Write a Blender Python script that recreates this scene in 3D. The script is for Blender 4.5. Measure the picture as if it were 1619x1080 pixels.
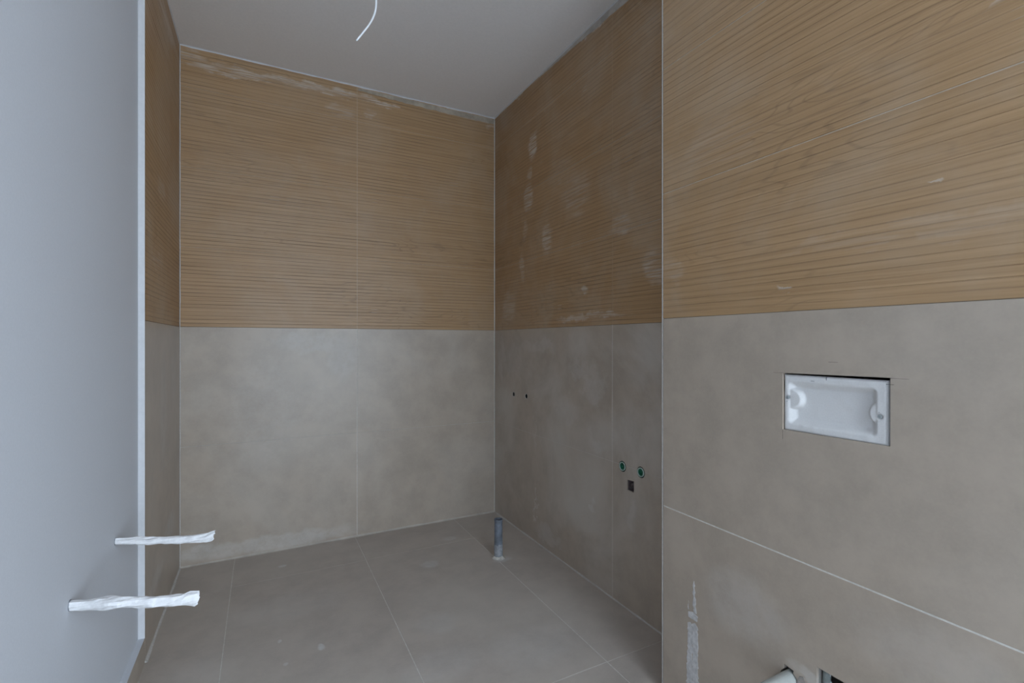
import bpy, bmesh, math, random
from mathutils import Vector, Matrix, noise as mnoise

S = bpy.context.scene
C = S.collection
for o in list(bpy.data.objects):
    bpy.data.objects.remove(o)

# ------------------------------------------------------------------ camera
FPX, TH, CAMH = 760.48, 0.4780, 1.1266          # focal length in pixels of a 1619 wide frame, yaw, height
cam_d = bpy.data.cameras.new('camera')
cam_d.sensor_width = 36.0
cam_d.lens = FPX / 1619 * 36.0
cam_d.clip_start = 0.02
cam = bpy.data.objects.new('camera', cam_d)
C.objects.link(cam)
cam.location = (0, 0, CAMH)
cam.rotation_euler = (math.pi / 2, 0, -TH)
S.camera = cam

# ------------------------------------------------------------------ room measures (metres)
D = 2.879        # back wall
L = -0.3671      # tiled part of the left wall
LW = -0.3855     # painted part of the left wall
R = 1.3629       # right wall
R2 = 1.1416      # front of the cistern boxing
BE = 1.1536      # far end of the boxing
BN = -0.0464     # near end of the boxing
H = 2.604        # ceiling
YB = -1.45       # rear wall with the window
RA = 2.60        # right side of the added bay, widened to let daylight reach the left wall
LS = 2.0893      # where the tiles of the left wall start
WX0, WX1, WZ0, WZ1 = 0.08, 2.40, 0.05, 2.45     # window opening in the rear wall

# ------------------------------------------------------------------ world, daylight, exposure
w = bpy.data.worlds.new('overcast_sky')
S.world = w
w.use_nodes = True
bg = w.node_tree.nodes['Background']
bg.inputs[0].default_value = (0.70, 0.84, 1.0, 1)
bg.inputs[1].default_value = 8.6
pl = bpy.data.lights.new('window_portal', 'AREA')
pl.shape = 'RECTANGLE'
pl.size, pl.size_y = WX1 - WX0, WZ1 - WZ0
pl.cycles.is_portal = True
po = bpy.data.objects.new('window_portal', pl)
C.objects.link(po)
po.location = ((WX0 + WX1) / 2, YB - 0.02, (WZ0 + WZ1) / 2)
po.rotation_euler = (math.pi / 2, 0, 0)     # -Z axis of the light looks to +Y
S.view_settings.view_transform = 'Standard'
S.view_settings.look = 'None'
S.view_settings.gamma = 1.0
S.view_settings.use_curve_mapping = False
S.view_settings.exposure = 0.0

# ------------------------------------------------------------------ node helpers
class NT:
    def __init__(self, name):
        self.m = bpy.data.materials.new(name)
        self.m.use_nodes = True
        self.t = self.m.node_tree
        self.p = self.t.nodes['Principled BSDF']
        self.pos = self.t.nodes.new('ShaderNodeNewGeometry').outputs['Position']
    def put(self, sock, v):
        if isinstance(v, bpy.types.NodeSocket):
            self.t.links.new(v, sock)
        else:
            sock.default_value = v
    def math(self, op, a, b=0.0, c=0.0, clamp=False):
        n = self.t.nodes.new('ShaderNodeMath'); n.operation = op; n.use_clamp = clamp
        self.put(n.inputs[0], a); self.put(n.inputs[1], b); self.put(n.inputs[2], c)
        return n.outputs[0]
    def vmath(self, op, a, b=(0, 0, 0), out=0):
        n = self.t.nodes.new('ShaderNodeVectorMath'); n.operation = op
        self.put(n.inputs[0], a); self.put(n.inputs[1], b)
        return n.outputs[out]
    def noise(self, vec, scale=1.0, detail=3.0, rough=0.55, dist=0.0, col=False):
        n = self.t.nodes.new('ShaderNodeTexNoise')
        self.put(n.inputs['Vector'], vec)
        n.inputs['Scale'].default_value = scale; n.inputs['Detail'].default_value = detail
        n.inputs['Roughness'].default_value = rough; n.inputs['Distortion'].default_value = dist
        return n.outputs['Color' if col else 0]
    def ramp(self, v, a, b, lo=0.0, hi=1.0):
        n = self.t.nodes.new('ShaderNodeMapRange'); n.interpolation_type = 'SMOOTHSTEP'
        self.put(n.inputs[0], v)
        n.inputs[1].default_value = a; n.inputs[2].default_value = b
        n.inputs[3].default_value = lo; n.inputs[4].default_value = hi
        return n.outputs[0]
    def mix(self, f, a, b):
        n = self.t.nodes.new('ShaderNodeMix'); n.data_type = 'RGBA'
        self.put(n.inputs[0], f)
        for s, v in ((n.inputs[6], a), (n.inputs[7], b)):
            self.put(s, (*v, 1) if isinstance(v, tuple) and len(v) == 3 else v)
        return n.outputs[2]
    def sep(self, v):
        n = self.t.nodes.new('ShaderNodeSeparateXYZ'); self.put(n.inputs[0], v); return n.outputs
    def comb(self, x, y, z):
        n = self.t.nodes.new('ShaderNodeCombineXYZ')
        for s, v in zip(n.inputs, (x, y, z)): self.put(s, v)
        return n.outputs[0]
    def stains(self, lst, wob=0.03, wscale=9.0):
        """lst of (centre, radii, strength): soft ragged patches of dust, plaster or painted glow at fixed places of the wall"""
        nz = self.noise(self.pos, wscale, 4, 0.6, 0, True)
        p = self.vmath('ADD', self.pos, self.vmath('MULTIPLY', self.vmath('SUBTRACT', nz, (0.5, 0.5, 0.5)), (wob * 2,) * 3))
        acc = None
        for c, r, s in lst:
            d = self.vmath('LENGTH', self.vmath('DIVIDE', self.vmath('SUBTRACT', p, c), r), out=1)
            k = self.math('MULTIPLY', self.ramp(d, 1.0, 0.45), s)
            acc = k if acc is None else self.math('MAXIMUM', acc, k)
        return acc
    def bump(self, h, strength, dist=0.002):
        n = self.t.nodes.new('ShaderNodeBump')
        n.inputs['Strength'].default_value = strength; n.inputs['Distance'].default_value = dist
        self.put(n.inputs['Height'], h); self.t.links.new(n.outputs[0], self.p.inputs['Normal'])
    def fin(self, col, rough=0.5, spec=0.5):
        self.put(self.p.inputs['Base Color'], (*col, 1) if isinstance(col, tuple) and len(col) == 3 else col)
        self.put(self.p.inputs['Roughness'], rough)
        self.p.inputs['Specular IOR Level'].default_value = spec
        return self.m

def flat(name, col, rough=0.5, spec=0.5, var=0.08, scale=40.0, bump=0.0):
    n = NT(name)
    k = n.noise(n.pos, scale, 4, 0.6)
    a = tuple(max(0, c * (1 - var)) for c in col); b = tuple(min(1, c * (1 + var)) for c in col)
    if bump: n.bump(k, bump)
    return n.fin(n.mix(n.ramp(k, 0.3, 0.7), a, b), rough, spec)

GREY = (0.386, 0.318, 0.254)
def grey_tile(name, stain=(), base=GREY, rough=0.34, dusty=0.25, wob=0.05):
    n = NT(name)
    big = n.noise(n.pos, 1.7, 5, 0.6, 0.6)
    mid = n.noise(n.pos, 7.0, 5, 0.65)
    fine = n.noise(n.pos, 160.0, 3, 0.6)
    lo = tuple(c * 0.90 for c in base); hi = tuple(c * 1.08 for c in base)
    col = n.mix(n.ramp(mid, 0.3, 0.7), lo, hi)
    col = n.mix(n.math('MULTIPLY', n.ramp(fine, 0.35, 0.75), 0.25), col, tuple(c * 1.12 for c in base))
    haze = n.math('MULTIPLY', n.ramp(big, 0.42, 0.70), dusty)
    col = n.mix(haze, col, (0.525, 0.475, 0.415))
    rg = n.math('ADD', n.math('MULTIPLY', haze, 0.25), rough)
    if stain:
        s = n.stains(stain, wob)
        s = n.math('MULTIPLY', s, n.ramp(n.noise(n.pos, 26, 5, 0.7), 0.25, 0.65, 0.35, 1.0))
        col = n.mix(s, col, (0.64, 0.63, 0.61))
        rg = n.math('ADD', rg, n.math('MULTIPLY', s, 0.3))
    n.bump(n.noise(n.pos, 300, 3, 0.6), 0.05, 0.001)
    return n.fin(col, rg, 0.5)

PITCH = 0.4 / 21
def wood_tile_mat(name, stain=(), base=(0.378, 0.236, 0.120), dash=0.5, dust=0.25, wob=0.03, groove=0.55):
    n = NT(name)
    x, y, z = n.sep(n.pos)
    ln = n.math('ADD', x, y)                      # runs along the tile on every wall
    rib = n.math('FLOOR', n.math('DIVIDE', n.math('SUBTRACT', z, 1.2), PITCH))
    fr = n.math('FRACT', n.math('DIVIDE', n.math('SUBTRACT', z, 1.2), PITCH))
    col_i = n.math('FLOOR', n.math('DIVIDE', ln, 1.2))
    # a grain field stretched along the tile, warped into slow cathedral figures
    warp = n.noise(n.comb(n.math('MULTIPLY', ln, 1.6), 0.0, n.math('MULTIPLY', z, 5.0)), 1.0, 3, 0.5)
    zz = n.math('ADD', z, n.math('MULTIPLY', warp, 0.022))
    grain = n.noise(n.comb(n.math('MULTIPLY', ln, 2.2), n.math('MULTIPLY', rib, 3.7), n.math('MULTIPLY', zz, 150.0)), 1.0, 4, 0.6)
    ribv = n.noise(n.comb(n.math('MULTIPLY', ln, 0.9), n.math('MULTIPLY', rib, 17.3), 0.0), 1.0, 2, 0.5)
    patch = n.noise(n.comb(n.math('MULTIPLY', ln, 2.2), 0.0, n.math('MULTIPLY', z, 2.6)), 1.0, 4, 0.6)
    dark = tuple(c * k for c, k in zip(base, (0.84, 0.81, 0.77)))
    lite = tuple(c * k for c, k in zip(base, (1.12, 1.13, 1.15)))
    col = n.mix(n.ramp(grain, 0.28, 0.72), dark, lite)
    col = n.mix(n.math('MULTIPLY', n.ramp(ribv, 0.3, 0.75), 0.45), col, base)
    col = n.mix(n.math('MULTIPLY', n.ramp(patch, 0.5, 0.75), 0.25), col, (0.37, 0.225, 0.12))
    # growth-ring figure in places
    fig = n.noise(n.comb(n.math('MULTIPLY', ln, 1.7), n.math('MULTIPLY', col_i, 5.3), n.math('MULTIPLY', z, 11.0)), 1.0, 2, 0.45)
    lines = n.ramp(n.math('ABSOLUTE', n.math('SUBTRACT', n.math('FRACT', n.math('MULTIPLY', fig, 15.0)), 0.5)), 0.34, 0.48)
    where = n.ramp(n.noise(n.comb(n.math('MULTIPLY', ln, 1.3), 4.0, n.math('MULTIPLY', z, 5.0)), 1.0, 2, 0.5), 0.50, 0.66)
    col = n.mix(n.math('MULTIPLY', n.math('MULTIPLY', lines, where), 0.45), col, (0.22, 0.135, 0.07))
    # darker colour along the grooves, interrupted
    g = n.ramp(n.math('ABSOLUTE', n.math('SUBTRACT', fr, 0.5)), 0.36, 0.45)
    gvar = n.ramp(n.noise(n.comb(n.math('MULTIPLY', ln, 2.6), n.math('MULTIPLY', rib, 5.1), 3.0), 1.0, 3, 0.5), 0.35, 0.6)
    col = n.mix(n.math('MULTIPLY', n.math('MULTIPLY', g, gvar), groove), col, (0.16, 0.10, 0.058))
    # pale grout left in short stretches of the grooves
    dn = n.noise(n.comb(n.math('MULTIPLY', ln, 7.0), n.math('MULTIPLY', rib, 9.7), 8.0), 1.0, 2, 0.5)
    dsh = n.math('MULTIPLY', n.math('MULTIPLY', n.ramp(dn, 0.70, 0.76), g), dash)
    # grout film on everything
    film = n.math('MULTIPLY', n.ramp(n.noise(n.pos, 2.3, 5, 0.65, 0.4), 0.40, 0.75), dust)
    pale = (0.60, 0.56, 0.51)
    col = n.mix(film, col, (0.46, 0.385, 0.30))
    col = n.mix(dsh, col, pale)
    if stain:
        s = n.stains(stain, wob * 1.7, 11.0)
        st = n.noise(n.comb(n.math('MULTIPLY', ln, 6.0), n.math('MULTIPLY', rib, 7.7), n.math('MULTIPLY', z, 110.0)), 1.0, 4, 0.65)
        s = n.math('MULTIPLY', s, n.ramp(st, 0.38, 0.64))
        col = n.mix(s, col, pale)
    # specks of splashed plaster
    v = n.t.nodes.new('ShaderNodeTexVoronoi'); v.inputs['Scale'].default_value = 9.0
    n.put(v.inputs['Vector'], n.pos)
    keep = n.math('GREATER_THAN', n.sep(v.outputs['Color'])[0], 0.90)
    sp = n.math('MULTIPLY', n.ramp(v.outputs['Distance'], 0.030, 0.018), keep)
    col = n.mix(sp, col, (0.62, 0.60, 0.57))
    n.bump(grain, 0.25, 0.0012)
    return n.fin(col, 0.42, 0.35)

# patches of dust and plaster where they lie, and a painted glow
ST_BACK_W = [((-0.08, D, 2.530), (0.36, 0.2, 0.035), 0.55), ((0.28, D, 2.540), (0.40, 0.2, 0.032), 0.5),
             ((-0.33, D, 2.55), (0.12, 0.2, 0.05), 0.4),
             ((0.61, D, 2.535), (0.13, 0.2, 0.025), 0.7), ((0.70, D, 2.525), (0.07, 0.2, 0.012), 1.0),
             ((1.0, D, 2.592), (0.70, 0.2, 0.016), 0.65), ((1.34, D, 2.55), (0.04, 0.2, 0.03), 0.6),
             ((0.40, D, 2.44), (0.10, 0.2, 0.05), 0.3), ((0.56, D, 2.46), (0.04, 0.2, 0.03), 0.35)]
ST_RIGHT_W = [((R, 2.376, 2.235), (0.2, 0.06, 0.10), 1.0), ((R, 2.41, 2.10), (0.2, 0.03, 0.05), 0.4),
              ((R, 2.43, 1.96), (0.2, 0.07, 0.11), 0.7), ((R, 2.47, 1.78), (0.2, 0.03, 0.09), 0.35),
              ((R, 2.50, 1.56), (0.2, 0.03, 0.10), 0.45), ((R, 2.22, 1.68), (0.2, 0.08, 0.11), 0.65),
              ((R, 1.885, 1.385), (0.2, 0.04, 0.035), 0.55), ((R, 1.95, 1.85), (0.2, 0.16, 0.16), 0.25),
              ((R, 2.68, 1.33), (0.2, 0.12, 0.12), 0.3), ((R, 1.42, 1.42), (0.2, 0.08, 0.10), 0.45),
              ((R, 1.62, 1.62), (0.2, 0.10, 0.06), 0.35), ((R, 1.85, 1.24), (0.2, 0.35, 0.02), 0.5),
              ((R, 1.70, 2.592), (0.2, 0.32, 0.024), 0.9), ((R, 2.4, 2.597), (0.2, 0.6, 0.012), 0.6)]
ST_LEFT_W = [((L, 2.55, 2.50), (0.2, 0.5, 0.05), 0.45), ((L, 2.4, 1.75), (0.2, 0.12, 0.06), 0.4), ((L, 2.3, 1.45), (0.2, 0.12, 0.05), 0.35)]
ST_BOX_W = [((R2, 0.93, 1.68), (0.2, 0.17, 0.08), 0.14), ((R2, 0.73, 1.262), (0.2, 0.026, 0.007), 0.6),
            ((R2, 0.44, 1.43), (0.2, 0.010, 0.004), 0.6), ((R2, 0.50, 1.345), (0.2, 0.34, 0.026), 0.12),
            ((R2, 0.36, 1.72), (0.2, 0.02, 0.008), 0.35), ((R2, 1.10, 1.35), (0.2, 0.05, 0.05), 0.2)]
ST_GLOW_BACK_G = [((0.25, D, 1.12), (0.25, 0.2, 0.07), 0.35), ((0.40, D, 1.02), (0.10, 0.2, 0.15), 0.3), ((0.0, D, 0.75), (0.22, 0.2, 0.4), 0.12),
             ((0.05, D, 0.05), (0.55, 0.2, 0.05), 0.30), ((-0.3, D, 0.07), (0.1, 0.2, 0.05), 0.3)]  # low band: lit glow at the wall foot, painted into the tile colour
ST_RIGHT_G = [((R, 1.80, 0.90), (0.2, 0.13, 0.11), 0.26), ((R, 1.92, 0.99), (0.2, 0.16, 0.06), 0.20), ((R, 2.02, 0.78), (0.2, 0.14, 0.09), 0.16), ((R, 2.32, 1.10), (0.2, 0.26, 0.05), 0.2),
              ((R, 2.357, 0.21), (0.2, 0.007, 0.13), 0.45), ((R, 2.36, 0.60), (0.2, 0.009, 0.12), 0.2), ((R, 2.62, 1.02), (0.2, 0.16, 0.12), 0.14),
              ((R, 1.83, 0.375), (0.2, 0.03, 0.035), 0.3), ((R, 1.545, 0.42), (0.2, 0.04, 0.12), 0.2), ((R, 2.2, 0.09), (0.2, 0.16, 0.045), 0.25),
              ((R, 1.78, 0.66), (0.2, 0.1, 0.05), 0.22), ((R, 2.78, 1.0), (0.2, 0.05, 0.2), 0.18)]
ST_LEFT_G = [((L, 2.45, 0.85), (0.2, 0.10, 0.30), 0.30), ((L, 2.6, 0.3), (0.2, 0.2, 0.08), 0.4), ((L, 2.3, 0.2), (0.2, 0.2, 0.05), 0.35), ((L, 2.7, 0.95), (0.2, 0.08, 0.15), 0.25)]
ST_BOX_G = [((R2, 0.85, 0.42), (0.2, 0.16, 0.11), 0.16), ((R2, 0.70, 0.335), (0.2, 0.05, 0.02), 0.3), ((R2, 0.45, 0.5), (0.2, 0.2, 0.1), 0.10)]
ST_FLOOR = [((0.086, 2.678, 0), (0.025, 0.02, 0.2), 0.8), ((0.19, 1.906, 0), (0.016, 0.028, 0.2), 0.9), ((0.058, 2.008, 0), (0.012, 0.018, 0.2), 0.7),
            ((0.0735, 1.852, 0), (0.012, 0.012, 0.2), 0.8), ((0.755, 2.345, 0), (0.06, 0.05, 0.2), 0.5), ((0.949, 2.607, 0), (0.05, 0.035, 0.2), 0.45),
            ((1.10, 2.235, 0), (0.06, 0.04, 0.2), 0.5), ((0.55, 1.6, 0), (0.2, 0.12, 0.2), 0.18), ((0.62, 1.85, 0), (0.1, 0.1, 0.2), 0.16),
            ((0.9, 1.55, 0), (0.25, 0.15, 0.2), 0.16), ((0.1, 2.25, 0), (0.3, 0.15, 0.2), 0.12), ((-0.2, 1.8, 0), (0.15, 0.3, 0.2), 0.12)]

M = dict(
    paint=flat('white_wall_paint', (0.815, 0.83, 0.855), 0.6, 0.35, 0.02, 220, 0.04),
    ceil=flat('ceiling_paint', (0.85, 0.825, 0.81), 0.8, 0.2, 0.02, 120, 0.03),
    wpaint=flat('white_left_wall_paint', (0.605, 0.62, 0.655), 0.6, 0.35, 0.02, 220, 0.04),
    trim=flat('white_trim', (0.60, 0.60, 0.61), 0.45, 0.4, 0.03, 60),
    edge=flat('pale_edge_profile', (0.46, 0.43, 0.395), 0.35, 0.5, 0.10, 90),
    grout=flat('grout', (0.62, 0.59, 0.54), 0.85, 0.2, 0.10, 80),
    greygrout=flat('grey_grout', (0.49, 0.46, 0.425), 0.85, 0.2, 0.10, 80),
    pwood=flat('pale_brown_grout', (0.50, 0.42, 0.33), 0.95, 0.2, 0.12, 60),
    shadowgrout=flat('shadow_brown_grout', (0.17, 0.13, 0.095), 0.85, 0.2, 0.12, 60),  # dark tone stands for the shadow under the proud wood rows
    beadm=flat('dusty_sealant', (0.43, 0.385, 0.33), 0.8, 0.2, 0.12, 14),
    woodgrout=flat('brown_grout', (0.45, 0.34, 0.235), 0.85, 0.2, 0.12, 60),
    pale=flat('pale_concrete', (0.60, 0.59, 0.57), 0.9, 0.2, 0.08, 12),
    slab=flat('raw_plaster', (0.30, 0.28, 0.26), 0.9, 0.2, 0.12, 20),
    g_back=grey_tile('grey_stone_tile', ST_GLOW_BACK_G),
    g_right=grey_tile('grey_stone_tile_dusty_lifted', ST_RIGHT_G, dusty=0.75, wob=0.11),  # real dust film, strengthened to lighten this dim wall
    g_left=grey_tile('grey_stone_tile_smeared', ST_LEFT_G, dusty=0.4),
    g_box=grey_tile('grey_stone_tile_clean', ST_BOX_G, dusty=0.12),
    g_floor=grey_tile('grey_floor_tile', ST_FLOOR, tuple(c * k for c, k in zip(GREY, (1.16, 1.23, 1.34))), 0.45, 0.45, 0.025),
    w_back=wood_tile_mat('ribbed_wood_tile', ST_BACK_W, dash=0.3, dust=0.2, groove=0.75),
    w_right=wood_tile_mat('ribbed_wood_tile_plastered', ST_RIGHT_W, dash=0.5, dust=0.45),  # plaster and dust are real; the film is strengthened to lift the dim wood
    w_left=wood_tile_mat('ribbed_wood_tile_dusty', ST_LEFT_W, dash=0.3, dust=0.5),
    w_box=wood_tile_mat('ribbed_wood_tile_bright', ST_BOX_W, dash=0.22, dust=0.35, groove=0.32),
    tape=flat('white_masking_tape', (0.74, 0.73, 0.73), 0.6, 0.3, 0.08, 70, 0.3),
    cable=flat('white_cable_sheath', (0.80, 0.81, 0.83), 0.4, 0.5, 0.03, 50),
    pvc=flat('grey_pvc', (0.135, 0.15, 0.175), 0.45, 0.5, 0.25, 30),
    mortar=flat('pale_mortar', (0.47, 0.44, 0.39), 0.9, 0.2, 0.2, 60, 0.4),
    green=flat('green_plastic', (0.015, 0.15, 0.085), 0.4, 0.5, 0.2, 60),
    pgreen=flat('pale_green_plastic', (0.44, 0.52, 0.47), 0.45, 0.5, 0.12, 60),
    dgreen=flat('black_green_gap_shade', (0.012, 0.035, 0.025), 0.7, 0.3, 0.2, 60),
    hosegrey=flat('grey_conduit', (0.22, 0.24, 0.225), 0.6, 0.3, 0.15, 60),
    dark=flat('dark_void', (0.02, 0.02, 0.02), 0.9, 0.1, 0.2, 30),
    foam=flat('white_foam', (0.66, 0.645, 0.63), 0.85, 0.2, 0.03, 300, 0.12),
    steel=flat('zinc_screw', (0.33, 0.35, 0.35), 0.4, 0.5, 0.15, 80),
    ink=flat('pencil', (0.06, 0.06, 0.07), 0.8, 0.2, 0.2, 80),
    pipe=flat('off_white_pipe', (0.40, 0.405, 0.375), 0.55, 0.45, 0.06, 40),
    navy=flat('dark_blue_film', (0.022, 0.035, 0.06), 0.3, 0.5, 0.4, 25),
    rimm=flat('pale_rubber_rim', (0.48, 0.53, 0.53), 0.4, 0.5, 0.08, 40),
    brown=flat('brown_conduit', (0.13, 0.105, 0.105), 0.7, 0.3, 0.2, 60),
    frame=flat('window_frame_paint', (0.75, 0.75, 0.75), 0.4, 0.5, 0.02, 40),
)

# ------------------------------------------------------------------ mesh helpers
def link(name, me, mat, parent=None):
    o = bpy.data.objects.new(name, me); C.objects.link(o)
    if mat: me.materials.append(mat)
    if parent: o.parent = parent
    return o
def from_bm(name, bm, mat, parent=None, smooth=False):
    bmesh.ops.recalc_face_normals(bm, faces=bm.faces)
    if smooth:
        for f in bm.faces: f.smooth = True
    me = bpy.data.meshes.new(name); bm.to_mesh(me); bm.free()
    return link(name, me, mat, parent)
def bbox(bm, a, b, bev=0.0):
    x0, y0, z0 = a; x1, y1, z1 = b
    r = bmesh.ops.create_cube(bm, size=1.0, matrix=Matrix.Translation(((x0+x1)/2, (y0+y1)/2, (z0+z1)/2)) @ Matrix.Diagonal((x1-x0, y1-y0, z1-z0, 1)))
    if bev:
        es = list({e for v in r['verts'] for e in v.link_edges})
        bmesh.ops.bevel(bm, geom=es, offset=bev, segments=1, affect='EDGES')
def box(name, a, b, mat, parent=None, bev=0.0):
    bm = bmesh.new(); bbox(bm, a, b, bev); return from_bm(name, bm, mat, parent)
def struct(o, label=None):
    o['kind'] = 'structure'
    if label: o['label'] = label
    return o
def tag(o, label, cat, group=None):
    o['label'] = label; o['category'] = cat
    if group: o['group'] = group
    return o
def thing(name, loc, label, cat, group=None):
    o = bpy.data.objects.new(name, None); C.objects.link(o); o.location = loc
    o.empty_display_size = 0.05
    return tag(o, label, cat, group)
def prism(bm, pts, d0, d1, axis='X'):
    """polygon in the two other axes, extruded along axis from d0 to d1"""
    def P(d, q):
        if axis == 'X': return (d, q[0], q[1])
        if axis == 'Y': return (q[0], d, q[1])
        return (q[0], q[1], d)
    a = [bm.verts.new(P(d0, q)) for q in pts]; b = [bm.verts.new(P(d1, q)) for q in pts]
    n = len(pts)
    bm.faces.new(a[::-1]); bm.faces.new(b)
    for i in range(n): bm.faces.new((a[i], a[(i+1) % n], b[(i+1) % n], b[i]))
def disc(c, r, n=28, jit=0.0, seed=1):
    rnd = random.Random(seed)
    return [(c[0] + math.cos(i*2*math.pi/n)*r*(1+rnd.uniform(-jit, jit)), c[1] + math.sin(i*2*math.pi/n)*r*(1+rnd.uniform(-jit, jit))) for i in range(n)]
def cut(o, polys, d0, d1, axis='X'):
    """boolean openings through a slab or tile"""
    for pts in polys:
        bm = bmesh.new(); prism(bm, pts, d0, d1, axis); c = from_bm('cutter', bm, None)
        m = o.modifiers.new('cut', 'BOOLEAN'); m.operation = 'DIFFERENCE'; m.solver = 'EXACT'; m.object = c
        bpy.context.view_layer.update()
        dg = bpy.context.evaluated_depsgraph_get()
        me = bpy.data.meshes.new_from_object(o.evaluated_get(dg))
        o.modifiers.clear()
        old = o.data; o.data = me; me.name = old.name
        bpy.data.meshes.remove(old); cm = c.data; bpy.data.objects.remove(c); bpy.data.meshes.remove(cm)
def tube(bm, pts, rad, n=12, cap=True):
    """rings along a polyline; rad is a number or list"""
    pts = [Vector(p) for p in pts]; rings = []
    up = Vector((0.13, 0.31, 0.94))
    for i, p in enumerate(pts):
        t = (pts[min(i+1, len(pts)-1)] - pts[max(i-1, 0)]).normalized()
        a = t.cross(up).normalized(); b = a.cross(t)
        r = rad[i] if isinstance(rad, (list, tuple)) else rad
        rings.append([bm.verts.new(p + a*r*math.cos(k*2*math.pi/n) + b*r*math.sin(k*2*math.pi/n)) for k in range(n)])
    for i in range(len(rings)-1):
        for k in range(n):
            bm.faces.new((rings[i][k], rings[i][(k+1) % n], rings[i+1][(k+1) % n], rings[i+1][k]))
    if cap:
        bm.faces.new(rings[0][::-1]); bm.faces.new(rings[-1])
    return rings
def lathe(bm, prof, c, axis='Z', n=32, close=False):
    """prof: (radius, distance along axis)"""
    rings = []
    for r, d in prof:
        ring = []
        for k in range(n):
            a = k*2*math.pi/n; u, v = r*math.cos(a), r*math.sin(a)
            q = {'Z': (u, v, d), 'X': (d, u, v), 'Y': (u, d, v)}[axis]
            ring.append(bm.verts.new((c[0]+q[0], c[1]+q[1], c[2]+q[2])))
        rings.append(ring)
    for i in range(len(rings)-1):
        for k in range(n): bm.faces.new((rings[i][k], rings[i][(k+1) % n], rings[i+1][(k+1) % n], rings[i+1][k]))
    if prof[0][0] > 0 and close: bm.faces.new(rings[0])
    if close: bm.faces.new(rings[-1])

# ------------------------------------------------------------------ openings in the tiling (y, z polygons)
VALVES = [(1.6064, 0.5936), (1.4941, 0.5951)]
VR = 0.0232
SQ = [(1.5346, 0.5015), (1.5755, 0.5015), (1.5755, 0.5445), (1.5346, 0.5475)]
OUT = [(2.6095, 0.8038), (2.4503, 0.8075)]
right_cuts = [disc(c, VR) for c in VALVES] + [SQ] + [disc(c, 0.0172, 20) for c in OUT]
CY0, CY1, CZ0, CZ1 = 0.5185, 0.7485, 0.9110, 1.0500
PIPE_C = (0.7325, 0.3025)
CHIP = [(0.7475, 0.303), (0.7450, 0.3315), (0.7205, 0.3285), (0.726, 0.300)]
WASTE = [(0.520, 0.225), (0.6663, 0.225), (0.6663, 0.3715), (0.520, 0.3725)]
box_cuts = [[(CY0, CZ0), (CY1, CZ0 - 0.002), (CY1, CZ1 - 0.0012), (CY0, CZ1 + 0.0022)], disc(PIPE_C, 0.0215, 28, 0.03, 5), CHIP, WASTE]

# ------------------------------------------------------------------ tiles
TT = 0.009           # tile thickness
G = 0.0028           # joint
def to_world(frame, s, d, z):
    """frame: (axis, plane, sign). s along the wall, d = distance in front of the tile face"""
    ax, pl_, sg = frame
    return (pl_ + sg * d, s, z) if ax == 'X' else (s, pl_ + sg * d, z)
def plain_tile(name, frame, s0, s1, z0, z1, mat, parent, bev=0.0007):
    a = to_world(frame, s0, -TT, z0); b = to_world(frame, s1, 0, z1)
    lo = tuple(min(p, q) for p, q in zip(a, b)); hi = tuple(max(p, q) for p, q in zip(a, b))
    return box(name, lo, hi, mat, parent, bev)
def ribbed_tile(frame, s0, s1, z0, z1, mat, parent, seed):
    rnd = random.Random(seed)
    prof = [(z0, -TT)]
    k0 = int(math.floor((z0 - 1.2) / PITCH + 1e-6)); k1 = int(math.ceil((z1 - 1.2) / PITCH - 1e-6))
    for k in range(k0, k1):
        gw0 = rnd.uniform(0.0006, 0.0016); gw1 = rnd.uniform(0.0006, 0.0016); dep = rnd.uniform(0.0004, 0.0010); top = -rnd.uniform(0, 0.0003)
        a = max(z0, 1.2 + k*PITCH); b = min(z1, 1.2 + (k+1)*PITCH)
        if b - a < 0.006: continue
        prof += [(a, -dep), (a + gw0*0.5, -dep), (a + gw0*1.2, top), (b - gw1*1.2, top), (b - gw1*0.5, -dep)]
    prof += [(z1, -0.0015), (z1, -TT)]
    bm = bmesh.new()
    A = [bm.verts.new(to_world(frame, s0, d, z)) for z, d in prof]; B = [bm.verts.new(to_world(frame, s1, d, z)) for z, d in prof]
    n = len(prof)
    for i in range(n):
        bm.faces.new((A[i], A[(i+1) % n], B[(i+1) % n], B[i]))
    bm.faces.new(A[::-1]); bm.faces.new(B)
    return from_bm('wood_tile', bm, mat, parent)
ZG = [0.0, 0.6, 1.2]
ZW = [1.2, 1.6, 2.0, 2.4, H]
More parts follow.
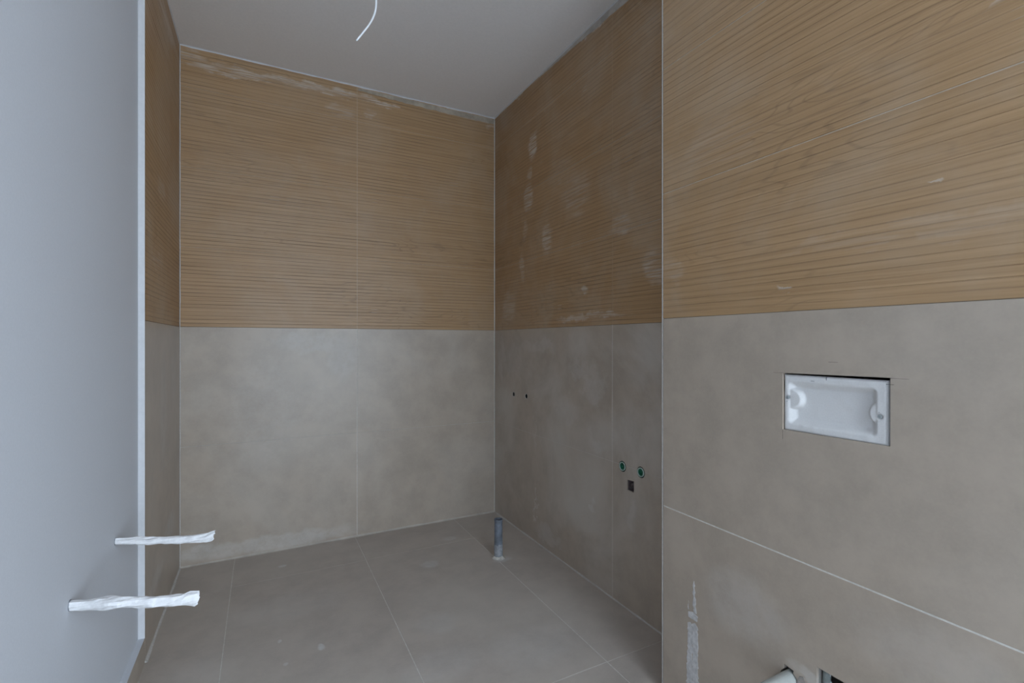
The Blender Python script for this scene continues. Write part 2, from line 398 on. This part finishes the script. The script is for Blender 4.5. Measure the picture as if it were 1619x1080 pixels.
def tile_wall(wall, frame, s_lo, s_hi, joints, gm, wm, faint=0.0013, seed=0, cuts=None, edge=0.002, rowg='woodgrout', lowg='greygrout'):
    """grey rows up to 1.2 m, ribbed wood rows above, grout strips in the joints"""
    cols = [s_lo] + joints + [s_hi]
    made = []
    for i in range(len(cols) - 1):
        a = cols[i] + (edge if i == 0 else G/2); b = cols[i+1] - (edge if i == len(cols)-2 else G/2)
        for r in range(2):
            made.append(plain_tile('grey_tile', frame, a, b, ZG[r] + (0.001 if r == 0 else faint/2), ZG[r+1] - (faint/2 if r == 0 else 0.0004), gm, wall))
        for r in range(4):
            ribbed_tile(frame, a, b, ZW[r] + 0.0008, ZW[r+1] - (0.001 if r < 3 else 0.003), wm, wall, seed*50 + i*7 + r)
    for j in joints:      # upright joints
        for z0_, z1_, mm in ((0, 1.2, 'grout'), (1.2, H, 'woodgrout')):
            a = to_world(frame, j - G/2, -TT, z0_); b = to_world(frame, j + G/2, -0.0006, z1_)
            box('grout', tuple(map(min, a, b)), tuple(map(max, a, b)), M[mm], wall)
    for z in (0.6, 1.2, 1.6, 2.0, 2.4):
        t = faint/2 if z < 1.2 else 0.0007 if z == 1.2 else 0.001
        for i in range(len(cols)-1):
            a = to_world(frame, cols[i] + G, -TT, z - t); b = to_world(frame, cols[i+1] - G, -0.0006 if z < 1.2 else -0.0012, z + t)
            o = box('grout', tuple(map(min, a, b)), tuple(map(max, a, b)), M[rowg if z > 1.2 else 'shadowgrout' if z == 1.2 else lowg], wall)
            if cuts and z == 0.6: made.append(o)
    return made
def hit(o, poly):
    ys = [v.co.y for v in o.data.vertices]; zs = [v.co.z for v in o.data.vertices]
    return min(ys) < max(p[0] for p in poly) and max(ys) > min(p[0] for p in poly) and min(zs) < max(p[1] for p in poly) and max(zs) > min(p[1] for p in poly)

# --- back wall
wall_back = struct(box('wall_back', (LW - 0.15, D + TT, -0.1), (R + 0.15, D + TT + 0.15, H + 0.1), M['slab']))
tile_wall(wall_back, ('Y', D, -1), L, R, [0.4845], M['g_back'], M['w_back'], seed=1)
# --- right wall
wall_right = struct(box('wall_right', (R + TT, BN - 0.02, -0.1), (R + TT + 0.15, D + TT, H + 0.1), M['slab']))
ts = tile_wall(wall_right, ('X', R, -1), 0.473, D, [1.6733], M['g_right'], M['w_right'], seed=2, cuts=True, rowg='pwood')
for p in right_cuts:
    cut(wall_right, [p], R - 0.05, R + TT + 0.07)
    for t in ts:
        if hit(t, p): cut(t, [p], R - 0.05, R + 0.05)
# --- boxing of the cistern, hollow
wall_box = struct(box('wall_cistern', (R2 + TT, BN, -0.1), (R2 + TT + 0.0125, BE - 0.004, H + 0.05), M['slab']))
ts = tile_wall(wall_box, ('X', R2, -1), BN, BE - 0.0045, [], M['g_box'], M['w_box'], faint=0.0034, seed=3, cuts=True, edge=0.0005, rowg='pwood', lowg='grout')
for p in box_cuts:
    cut(wall_box, [p], R2 - 0.05, R2 + 0.05)
    for t in ts:
        if hit(t, p): cut(t, [p], R2 - 0.05, R2 + 0.05)
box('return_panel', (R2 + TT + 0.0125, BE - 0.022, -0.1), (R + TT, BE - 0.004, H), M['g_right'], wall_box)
box('return_panel', (R2 + 0.0, BN - 0.02, -0.1), (RA, BN, H), M['paint'], wall_box)  # also closes the added bay beside the boxing
# --- left wall: painted stretch and tiled stretch
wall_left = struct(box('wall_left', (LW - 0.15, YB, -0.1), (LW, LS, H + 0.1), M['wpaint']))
wall_niche = struct(box('wall_niche', (LW - 0.15, LS, -0.1), (L - TT, D + TT, H + 0.1), M['slab']))
tile_wall(wall_niche, ('X', L, 1), LS + 0.0005, D, [], M['g_left'], M['w_left'], seed=4)
# --- ceiling and rear wall with the window
ceiling = struct(box('ceiling', (LW - 0.15, YB - 0.15, H), (RA + 0.2, D + 0.15, H + 0.15), M['ceil']))
bm = bmesh.new()
for a, b in (((LW - 0.15, -0.1), (WX0, H + 0.1)), ((WX1, -0.1), (RA + 0.2, H + 0.1)), ((WX0, -0.1), (WX1, WZ0)), ((WX0, WZ1), (WX1, H + 0.1))):
    bbox(bm, (a[0], YB - 0.18, a[1]), (b[0], YB, b[1]))
struct(box('wall_bay_added', (RA, YB, -0.1), (RA + 0.15, BN, H + 0.1), M['paint']))  # unseen bay wall, set wide to steer the daylight
wall_rear = struct(from_bm('wall_rear', bm, M['paint']))
bm = bmesh.new()
for a, b in (((WX0, WZ0), (WX0 + 0.05, WZ1)), ((WX1 - 0.05, WZ0), (WX1, WZ1)), ((WX0 + .05, WZ0), (WX1 - .05, WZ0 + 0.05)), ((WX0 + .05, WZ1 - 0.05), (WX1 - .05, WZ1))):
    bbox(bm, (a[0], YB - 0.13, a[1]), (b[0], YB - 0.07, b[1]))
struct(from_bm('window_1', bm, M['frame']))
struct(box('balcony_slab', (-4, YB - 5, -0.25), (5, YB - 0.18, -0.12), M['pale']))

# --- floor
floor = struct(box('floor', (LW - 0.15, YB - 0.15, -0.2), (RA + 0.2, D + 0.15, -TT), M['slab']))
FX = [LW, -0.1284, 0.4722, 1.0752, R]
box('floor_tile', (R + 0.001, YB, -TT), (RA, BN, 0), M['g_floor'], floor, 0.0006)
FY = [YB, -1.052, 0.148, 1.348, 2.548, D]
for i in range(4):
    for j in range(5):
        a = (FX[i] + (G/2 if i else 0.001), FY[j] + 0.0008, -TT); b = (FX[i+1] - (G/2 if i < 3 else 0.001), FY[j+1] - 0.0008, 0)
        box('floor_tile', a, b, M['g_floor'], floor, 0.0006)
for x in FX[1:4]: box('grout', (x - G/2, YB, -TT), (x + G/2, D, -0.0004), M['grout'], floor)
for y in FY[1:5]:
    for i in range(4): box('grout', (FX[i] + G, y - 0.0008, -TT), (FX[i+1] - G, y + 0.0008, -0.0004), M['grout' if y < 2 else 'greygrout'], floor)

# --- beads, trims, skirting
def bead(a, b, size, off, parent, mat, seed, wob=0.25):
    """slightly uneven bead of sealant along an inner corner"""
    rnd = random.Random(seed); a = Vector(a); b = Vector(b); n = max(2, int((b - a).length / 0.05)); bm = bmesh.new()
    o1, o2 = Vector(off[0]), Vector(off[1]); rows = []
    for i in range(n + 1):
        p = a.lerp(b, i / n); s = size * (1 + rnd.uniform(-wob, wob))
        rows.append([bm.verts.new(p), bm.verts.new(p + o1*s), bm.verts.new(p + (o1 + o2)*s*0.36), bm.verts.new(p + o2*s)])
    for i in range(n):
        for k in range(4): bm.faces.new((rows[i][k], rows[i][(k+1) % 4], rows[i+1][(k+1) % 4], rows[i+1][k]))
    bm.faces.new(rows[0]); bm.faces.new(rows[-1][::-1])
    return from_bm('sealant_bead', bm, mat, parent)
X_, Y_, Z_ = (1, 0, 0), (0, 1, 0), (0, 0, 1)
N = lambda v: tuple(-c for c in v)
bead((L, D, H), (R, D, H), 0.006, (N(Y_), N(Z_)), wall_back, M['trim'], 1)
bead((R, D, H), (R, BE, H), 0.005, (N(X_), N(Z_)), wall_right, M['trim'], 2)
bead((L, LS, H), (L, D, H), 0.004, (X_, N(Z_)), wall_niche, M['trim'], 3)
bead((L, D, 0), (R, D, 0), 0.008, (N(Y_), Z_), wall_back, M['beadm'], 4)
bead((R, D, 0), (R, BE, 0), 0.0045, (N(X_), Z_), wall_right, M['greygrout'], 5)
bead((L, LS, 0), (L, D, 0), 0.007, (X_, Z_), wall_niche, M['greygrout'], 6)
bead((L, D, 0), (L, D, H), 0.0045, (X_, N(Y_)), wall_back, M['edge'], 7)
bead((R, D, 0), (R, D, H), 0.0045, (N(X_), N(Y_)), wall_back, M['edge'], 8)
struct(box('trim_1', (LW, LS - 0.004, 0.0885), (L + 0.0004, LS, H), M['trim']), 'narrow white upright strip closing the tile edge beside the painted wall')
struct(box('trim_2', (R2 - 0.0004, BE - 0.0042, 0.0), (R2 + 0.02, BE, H), M['edge']), 'thin pale edging profile on the corner of the boxed wall')
sk = struct(box('baseboard_left', (LW, YB, 0), (L, LS - 0.0003, 0.087), M['g_left']), 'low grey tile skirting along the white wall')
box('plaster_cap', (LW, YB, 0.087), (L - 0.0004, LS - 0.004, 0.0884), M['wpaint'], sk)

# ------------------------------------------------------------------ pipes wrapped in white tape, out of the white wall
def wrapped_pipe(root, tip, rr, seed, label, kink):
    rnd = random.Random(seed); root = Vector(root); tip = Vector(tip)
    t = thing('wrapped_pipe', root, label, 'pipe', 'tape-wrapped pipe stubs on the white wall')
    ax = (tip - root); ln = ax.length; ax = ax.normalized()
    a = ax.cross(Vector((0, 0, 1))).normalized(); b = a.cross(ax)
    bm = bmesh.new(); n, m = 14, 30; rings = []
    for i in range(m + 1):
        s = i / m
        base = ax * (ln * s) + b * (0.0035 * math.sin(s * 5.0 + seed) * s + kink * max(0, s - 0.93) / 0.07)
        ring = []
        body = 0.80 + 0.25 * min(1, s / 0.25) - (0.10 * math.exp(-((s - 0.47) / 0.05) ** 2))    # narrow root, pinched waist
        for k in range(n):
            ang = k * 2 * math.pi / n + s * 1.4                               # the folds run slowly round the pipe
            q = Vector((s * 4.5, math.cos(ang - s * 1.4) * 2.3, math.sin(ang - s * 1.4) * 2.3 + seed * 7))
            r = rr * body * (1 + 0.34 * mnoise.noise(q) + 0.26 * mnoise.noise(q * 2.7))
            e = max(0.0, (s - 0.86) / 0.14)
            ring.append(bm.verts.new(base + a * (r * (1 - 0.5 * e) * math.cos(ang)) + b * (r * (1 + 0.28 * e) * math.sin(ang))
                                     + (ax * (0.010 * mnoise.noise(q * 2.2 + Vector((3, 1, 5)))) if i == m else Vector())))
        rings.append(ring)
    for i in range(m):
        for k in range(n): bm.faces.new((rings[i][k], rings[i][(k+1) % n], rings[i+1][(k+1) % n], rings[i+1][k]))
    bm.faces.new(rings[0][::-1])
    c = bm.verts.new(sum((v.co for v in rings[-1]), Vector()) / n - ax * 0.006)
    for k in range(n): bm.faces.new((rings[-1][k], rings[-1][(k+1) % n], c))
    from_bm('tape_wrap', bm, M['tape'], t)
    # torn flap of tape near the end
    bm = bmesh.new(); e = ax * (ln * 0.965)
    q = [e + b * (rr * 0.7) - ax * 0.028, e + b * (rr * 1.25) - ax * 0.012 - a * 0.004, e + b * (rr * 1.35) + ax * 0.008, e + b * (rr * 0.5) + ax * 0.010]
    lo = [bm.verts.new(p) for p in q]; hi = [bm.verts.new(p - a * 0.0012 + b * 0.0005) for p in q]
    bm.faces.new(lo[::-1]); bm.faces.new(hi)
    for k in range(4): bm.faces.new((lo[k], lo[(k+1) % 4], hi[(k+1) % 4], hi[k]))
    from_bm('tape_flap', bm, M['tape'], t)
    bm = bmesh.new(); lathe(bm, [(rr * 1.0, 0.0002), (rr * 0.97, 0.0010), (rr * 0.6, 0.0010)], (0, 0, 0), 'X', 24)  # dark ring stands for the shadowed gap at the pipe root
    o = from_bm('wall_gap_shade', bm, M['pvc'], t)
    return t
wrapped_pipe((LW, 1.417, 0.5334), (-0.1395, 1.397, 0.4995), 0.0122, 1, 'nearer and longer white tape-wrapped pipe stub, lower in view on the white wall', 0.0)
wrapped_pipe((LW, 1.7924, 0.5383), (-0.1385, 1.772, 0.5105), 0.0105, 2, 'farther and thinner white tape-wrapped pipe stub with upturned end on the white wall', 0.004)

# ------------------------------------------------------------------ cable from the ceiling
def ray(px, py, depth):
    a = (px - 809.5) / FPX; b = (540.3 - py) / FPX
    return Vector((math.sin(TH) + a * math.cos(TH), math.cos(TH) - a * math.sin(TH), b)) * depth + Vector((0, 0, CAMH))
ctrl = [(596.5, -160), (596.3, -100), (596, -40), (595, 0), (594, 15), (590.5, 27), (584, 39), (574, 52), (563.5, 65)]
pts = [ray(x, y, 1.6) for x, y in ctrl]; pts[0].z = H
fine = []
for i in range(len(pts) - 1):
    p0, p1, p2, p3 = pts[max(i-1, 0)], pts[i], pts[i+1], pts[min(i+2, len(pts)-1)]
    for k in range(5):
        t = k / 5
        fine.append(0.5 * ((2*p1) + (p2-p0)*t + (2*p0-5*p1+4*p2-p3)*t*t + (3*p1-p0-3*p2+p3)*t**3))
fine.append(pts[-1])
ct = thing('ceiling_cable', pts[0], 'white bent electric cable hanging loose from the ceiling', 'cable')
bm = bmesh.new(); tube(bm, [p - pts[0] for p in fine], 0.0030, 10)
from_bm('sheath', bm, M['cable'], ct, True)

# ------------------------------------------------------------------ drain pipe standing out of the floor
dp = thing('drain_pipe', (1.0915, 2.2609, 0), 'short grey plastic drain pipe standing upright on the floor near the corner', 'pipe')
bm = bmesh.new()
lathe(bm, [(0.0225, 0), (0.0222, 0.06), (0.0218, 0.064), (0.0215, 0.12), (0.0212, 0.19), (0.0224, 0.197), (0.0224, 0.2005), (0.0202, 0.2005), (0.0196, 0.195), (0.0196, 0.02), (0.0, 0.02)], (0, 0, 0), 'Z', 32)
from_bm('pipe', bm, M['pvc'], dp, False)
rnd = random.Random(4)
bm = bmesh.new(); n = 30; rows = []
for rr_, zz_ in ((0.0228, 0.012), (0.0255, 0.008), (0.029, 0.004), (0.035, 0.0004)):
    rows.append([bm.verts.new((math.cos(k*2*math.pi/n)*rr_*(1 + (0.22 * mnoise.noise(Vector((math.cos(k*2*math.pi/n)*1.6, math.sin(k*2*math.pi/n)*1.6, rr_*40))) if rr_ > 0.025 else 0)),
                               math.sin(k*2*math.pi/n)*rr_*(1 + (0.22 * mnoise.noise(Vector((math.cos(k*2*math.pi/n)*1.6, math.sin(k*2*math.pi/n)*1.6, rr_*40))) if rr_ > 0.025 else 0)),
                               zz_ * (1 + 0.5 * mnoise.noise(Vector((math.cos(k*2*math.pi/n)*2, math.sin(k*2*math.pi/n)*2, 4.4)))))) for k in range(n)])
for i in range(3):
    for k in range(n): bm.faces.new((rows[i][k], rows[i][(k+1) % n], rows[i+1][(k+1) % n], rows[i+1][k]))
from_bm('mortar_collar', bm, M['mortar'], dp)
# smear of mortar gripping the lower half of the pipe
bm = bmesh.new(); rows = []
for j in range(7):
    z = 0.012 + j * 0.0095; row = []
    for k in range(15):
        a = math.radians(170 + k * 10)
        top = 0.072 + 0.012 * mnoise.noise(Vector((k * 0.4, 0, 2)))
        row.append(bm.verts.new((math.cos(a) * 0.0236, math.sin(a) * 0.0236, min(z * top / 0.069, top))))
    rows.append(row)
for j in range(6):
    for k in range(14): bm.faces.new((rows[j][k], rows[j][k+1], rows[j+1][k+1], rows[j+1][k]))
o = from_bm('mortar_smear', bm, flat('dusty_pvc', (0.27, 0.275, 0.285), 0.8, 0.2, 0.25, 60), dp)
md = o.modifiers.new('t', 'SOLIDIFY'); md.thickness = 0.0008

# ------------------------------------------------------------------ green valve plugs in the right wall
for i, (y, z) in enumerate(VALVES):
    v = thing('valve_plug', (R, y, z), ('green capped water inlet nearer the grout joint, left of the pair over the square hole',
              'green capped water inlet nearer the boxed corner, right of the pair over the square hole')[i], 'valve', 'green water inlets on the right wall')
    bm = bmesh.new(); lathe(bm, [(0.0192, 0.03), (0.0190, 0.000), (0.0182, -0.001), (0.0160, -0.001), (0.0150, 0.001), (0.0148, 0.02)], (0, 0.0018, -0.0005), 'X', 32)
    from_bm('ring', bm, M['pgreen'], v)
    bm = bmesh.new(); lathe(bm, [(0.0188, 0.0016), (0.0230, 0.0016)], (0, 0, 0), 'X', 32)  # dark annulus stands for the shade in the gap round the ring
    from_bm('gap_shade', bm, M['dgreen'], v)
    bm = bmesh.new(); lathe(bm, [(0.0149, 0.02), (0.0149, 0.0015), (0.0112, 0.001), (0.0100, 0.010), (0.0060, 0.011), (0.0055, 0.004), (0.0, 0.004)], (0, 0.0018, -0.0005), 'X', 28)
    from_bm('plug', bm, M['green'], v)
    bm = bmesh.new(); lathe(bm, [(0.0225, 0.045), (0.0, 0.045)], (0, 0, 0), 'X', 24)
    from_bm('sleeve_bottom', bm, M['dark'], v)

# ------------------------------------------------------------------ square wall hole with a conduit stub
q = thing('wall_box', (R, 1.555, 0.524), 'small dark square box recessed in the wall under the green inlets', 'socket box')
bm = bmesh.new()
bbox(bm, (0.066, -0.020, -0.0215), (0.069, 0.020, 0.0215))
bbox(bm, (0.004, 0.0175, -0.0215), (0.066, 0.0200, 0.0200)); bbox(bm, (0.004, -0.0202, -0.0215), (0.066, -0.0182, 0.0215))
bbox(bm, (0.004, -0.0182, -0.0222), (0.066, 0.0175, -0.0205))
from_bm('box_shell', bm, M['brown'], q)
bm = bmesh.new(); tube(bm, [(0.066, 0.004, -0.004), (0.035, 0.004, -0.002), (0.016, 0.003, 0.001), (0.010, 0.003, 0.003)], 0.0075, 14)
from_bm('conduit', bm, M['brown'], q, True)

# ------------------------------------------------------------------ two small outlets with a sleeve
for i, (y, z) in enumerate(OUT):
    q = thing('wall_outlet', (R, y, z), ('tiny round pipe outlet in the grey wall, closest to the far corner', 'tiny round pipe outlet in the grey wall, second from the far corner')[i], 'outlet', 'small pipe outlets in the right wall')
    bm = bmesh.new(); lathe(bm, [(0.0168, 0.012), (0.0168, 0.001), (0.0160, -0.0004), (0.0140, 0.0), (0.0128, 0.0012)], (0, 0, 0), 'X', 20)
    from_bm('sleeve', bm, M['greygrout'], q)
    bm = bmesh.new(); lathe(bm, [(0.0128, 0.0012), (0.0126, 0.045), (0.0, 0.045)], (0, 0, 0), 'X', 16)  # lining coloured near black to stand for the shade inside the hole
    from_bm('bore', bm, M['dark'], q)

# ------------------------------------------------------------------ white insert of the cistern access
ins = thing('cistern_insert', (R2, (CY0 + CY1) / 2, CZ0), 'white foam insert with two screws filling the flush plate opening of the boxed wall', 'cistern insert')
iy0, iy1, iz0, iz1 = 0.5245, 0.7483, 0.9085, 1.0452
SCR = [(0.7392, 0.9893), (0.5397, 0.9690)]
nu, nv = 112, 68
def sstep(a, b, x):
    t = max(0.0, min(1.0, (x - a) / (b - a))); return t * t * (3 - 2 * t)
def rbox(y, z, y0, y1, z0, z1, r):
    qy = abs(y - (y0+y1)/2) - (y1-y0)/2 + r; qz = abs(z - (z0+z1)/2) - (z1-z0)/2 + r
    return math.hypot(max(qy, 0), max(qz, 0)) + min(max(qy, qz), 0) - r
def hgt(y, z):
    d = rbox(y, z, 0.5455, 0.7350, 0.9265, 1.0275, 0.010)
    h = 0.0150 * sstep(0.003, -0.015, d)                                         # basin
    l1 = math.hypot((y - 0.733) * 0.9, z - 0.987) - 0.0225                       # lug round the left screw
    h = min(h, 0.0150 * sstep(-0.001, 0.008, l1) + 0.0025)
    l2 = math.hypot((y - 0.541), (z - 0.975) * 0.9) - 0.0185                     # lug round the right screw
    h = min(h, 0.0150 * sstep(-0.001, 0.008, l2) + 0.002)
    if d > 0.003: h = 0
    for sy, sz in SCR:                                                           # counterbore of the screws
        h += 0.0025 * sstep(0.0070, 0.0055, math.hypot(y - sy, z - sz))
    e = min(y - iy0, iy1 - y, z - iz0, iz1 - z)
    h += 0.004 * sstep(0.005, 0.0, e)                                            # rounded rim
    h += 0.0008 * mnoise.noise(Vector((y * 60, z * 60, 1.0)))
    return h
bm = bmesh.new(); grid = []
for j in range(nv + 1):
    row = []
    for i in range(nu + 1):
        y = iy0 + (iy1 - iy0) * i / nu; z = iz0 + (iz1 - iz0) * j / nv
        yy, zz = y, z
        if j == 0: zz += 0.0016 * mnoise.noise(Vector((y * 90, 0, 7)))           # ragged lower edge
        if i == nu and z > 1.0: yy -= 0.004 * sstep(0.016, 0.0, abs(z - 1.018))  # broken corner
        row.append(bm.verts.new((0.0035 + hgt(y, z), yy - (CY0 + CY1) / 2, zz - CZ0)))
    grid.append(row)
for j in range(nv):
    for i in range(nu): bm.faces.new((grid[j][i], grid[j][i+1], grid[j+1][i+1], grid[j+1][i]))
rim = grid[0][:] + [grid[j][nu] for j in range(1, nv + 1)] + grid[nv][-2::-1] + [grid[j][0] for j in range(nv - 1, 0, -1)]
bk = [bm.verts.new((0.06, v.co.y, v.co.z)) for v in rim]
for k in range(len(rim)): bm.faces.new((rim[k], rim[(k+1) % len(rim)], bk[(k+1) % len(rim)], bk[k]))
bm.faces.new(bk)
from_bm('foam_body', bm, M['foam'], ins, True)
for sy, sz in SCR:
    bm = bmesh.new(); c = (0, sy - (CY0 + CY1) / 2, sz - CZ0)
    lathe(bm, [(0.0046, 0.012), (0.0046, 0.0050), (0.0040, 0.0038), (0.0020, 0.0038), (0.0017, 0.0055), (0.0, 0.0055)], c, 'X', 20)
    from_bm('screw', bm, M['steel'], ins)
    s = -1 if sy > 0.6 else 1
    bm = bmesh.new(); lathe(bm, [(0.0016, 0.0060), (0.0014, 0.0035), (0.0, 0.0033)], (0, c[1] + 0.0005, c[2] + s * 0.0095), 'X', 10)
    from_bm('nail_dot', bm, M['steel'], ins)
bm = bmesh.new(); bbox(bm, (0.0029, 0.0125, 0.1265), (0.0038, 0.0136, 0.1345)); from_bm('pencil_mark', bm, M['ink'], ins)
bm = bmesh.new(); bbox(bm, (0.0029, 0.040, 0.1222), (0.0038, 0.048, 0.1230)); from_bm('pencil_mark', bm, M['ink'], ins)

# ------------------------------------------------------------------ white supply pipe and waste cut-out low on the boxed wall
sp = thing('supply_pipe', (R2, *PIPE_C), 'off-white pipe stub poking out of a chipped hole low on the boxed wall', 'pipe')
bm = bmesh.new(); lathe(bm, [(0.0185, 0.06), (0.0185, -0.085), (0.0170, -0.087), (0.0150, -0.087), (0.0150, 0.05), (0, 0.05)], (0, -0.0005, -0.001), 'X', 28)
from_bm('pipe', bm, M['pipe'], sp, False)
bm = bmesh.new(); pts_ = [(-0.0205, 0.010), (-0.026, 0.022), (-0.036, 0.026), (-0.041, 0.014), (-0.040, -0.010), (-0.030, -0.022), (-0.0215, -0.012)]
prism(bm, pts_, -0.0012, 0.0, 'X'); from_bm('mortar_patch', bm, flat('brown_mortar', (0.30, 0.265, 0.24), 0.9, 0.2, 0.2, 60), sp)

wp = thing('flexible_hose', (R2, 0.594, 0.300), 'dark blue wrapped hose with a pale cord inside the square cut-out', 'hose')
bm = bmesh.new(); tube(bm, [(0.060, -0.05, -0.10), (0.045, -0.015, -0.04), (0.034, 0.004, 0.02), (0.045, 0.010, 0.060), (0.075, 0.012, 0.085)], [0.034, 0.036, 0.037, 0.036, 0.034], 24)
from_bm('wrapped_hose', bm, M['navy'], wp, True)
bm = bmesh.new(); tube(bm, [(0.022, 0.022, -0.07), (0.010, 0.034, -0.005), (0.005, 0.0425, 0.050), (0.008, 0.0475, 0.066), (0.03, 0.050, 0.075)], 0.0016, 8)
from_bm('cord', bm, M['rimm'], wp, True)
bm = bmesh.new(); tube(bm, [(0.030, 0.060, -0.09), (0.022, 0.0625, 0.0), (0.024, 0.062, 0.10)], 0.0085, 14)
from_bm('conduit', bm, M['hosegrey'], wp, True)

# ------------------------------------------------------------------ plaster smears and saw cuts on the boxed wall
def smear(pts_, dx, mat, name, parent=wall_box, seed=0):
    """thin ragged patch lying on the face of the boxed wall; pts_ is a list of (z, y_left, y_right) from the bottom up"""
    rnd = random.Random(seed); bm = bmesh.new(); left, right = [], []
    for (z0, l0, r0), (z1, l1, r1) in zip(pts_, pts_[1:]):
        k = max(1, int((z1 - z0) / 0.006))
        for i in range(k):
            t = i / k
            left.append((l0 + (l1 - l0) * t + rnd.uniform(-0.0028, 0.0028), z0 + (z1 - z0) * t)); right.append((r0 + (r1 - r0) * t + rnd.uniform(-0.0028, 0.0028), z0 + (z1 - z0) * t))
    left.append(((pts_[-1][1] + pts_[-1][2]) / 2, pts_[-1][0])); right.append((left[-1][0] - 0.0004, left[-1][1]))
    A = [bm.verts.new((R2 - dx, y, z)) for y, z in left]; B = [bm.verts.new((R2 - dx, y, z)) for y, z in right]
    for i in range(len(A) - 1): bm.faces.new((A[i], B[i], B[i+1], A[i+1]))
    r = bmesh.ops.extrude_face_region(bm, geom=bm.faces[:])
    bmesh.ops.translate(bm, verts=[v for v in r['geom'] if isinstance(v, bmesh.types.BMVert)], vec=(dx, 0, 0))
    return from_bm(name, bm, mat, parent)
pm = flat('thin_plaster', (0.52, 0.50, 0.485), 0.9, 0.2, 0.16, 90)
smear([(0.03, 1.054, 1.034), (0.12, 1.052, 1.031), (0.20, 1.048, 1.030), (0.283, 1.047, 1.029)], 0.0006, pm, 'plaster_smear', seed=1)
smear([(0.03, 1.031, 1.006), (0.15, 1.029, 1.008), (0.24, 1.028, 1.0095), (0.288, 1.030, 1.0105)], 0.0006, pm, 'plaster_smear', seed=2)
smear([(0.296, 1.046, 1.012), (0.305, 1.046, 1.011), (0.318, 1.044, 1.012)], 0.0007, pm, 'plaster_smear', seed=3)
smear([(0.318, 1.026, 1.016), (0.36, 1.027, 1.019), (0.412, 1.0255, 1.0225)], 0.0006, pm, 'plaster_smear', seed=4)
smear([(0.318, 1.046, 1.042), (0.345, 1.0455, 1.044)], 0.0005, pm, 'plaster_smear', seed=5)
for y0, y1, z0, z1 in ((0.7485, 0.7720, 1.0486, 1.0492), (0.4860, 0.5185, 1.0510, 1.0516), (0.5120, 0.5260, 1.0380, 1.0387), (0.7478, 0.7484, 0.885, 0.909), (0.620, 0.640, 1.0795, 1.0802)):
    box('saw_cut', (R2 - 0.0002, y0, z0), (R2 + 0.001, y1, z1), M['dark' if y1 - y0 < 0.02 and z1 - z0 < 0.002 else 'brown'], wall_box)

# ------------------------------------------------------------------ grey adhesive bands under the ceiling
def band(frame, prof, parent, mat, seed):
    """prof: (s, z_top, z_bottom) along the wall; a thin ragged coat over the tiles"""
    rnd = random.Random(seed); bm = bmesh.new(); rows = []
    for (s0, t0, b0), (s1, t1, b1) in zip(prof, prof[1:]):
        k = max(1, int(abs(s1 - s0) / 0.02))
        for i in range(k + (1 if s1 == prof[-1][0] else 0)):
            t = i / k; sg = s0 + (s1 - s0) * t; j = rnd.uniform(-0.0025, 0.0025)
            rows.append([bm.verts.new(to_world(frame, sg, d, z)) for d, z in ((0.0002, t0 + (t1 - t0) * t), (0.0010, t0 + (t1 - t0) * t - 0.001), (0.0010, b0 + (b1 - b0) * t + j + 0.001), (0.0002, b0 + (b1 - b0) * t + j))])
    for a, b in zip(rows, rows[1:]):
        for k in range(4): bm.faces.new((a[k], a[(k+1) % 4], b[(k+1) % 4], b[k]))
    bm.faces.new(rows[0]); bm.faces.new(rows[-1][::-1])
    return from_bm('adhesive_band', bm, mat, parent)
ad = flat('grey_adhesive', (0.37, 0.315, 0.25), 0.75, 0.25, 0.18, 18)
band(('Y', D, -1), [(0.49, 2.592, 2.578), (0.60, 2.594, 2.574), (0.85, 2.594, 2.565), (1.10, 2.594, 2.562), (1.357, 2.594, 2.560)], wall_back, ad, 1)
band(('X', R, -1), [(1.17, 2.599, 2.556), (1.50, 2.599, 2.558), (1.75, 2.599, 2.568), (2.00, 2.599, 2.580), (2.30, 2.598, 2.590)], wall_right, flat('pale_adhesive', (0.46, 0.43, 0.39), 0.75, 0.25, 0.15, 18), 2)
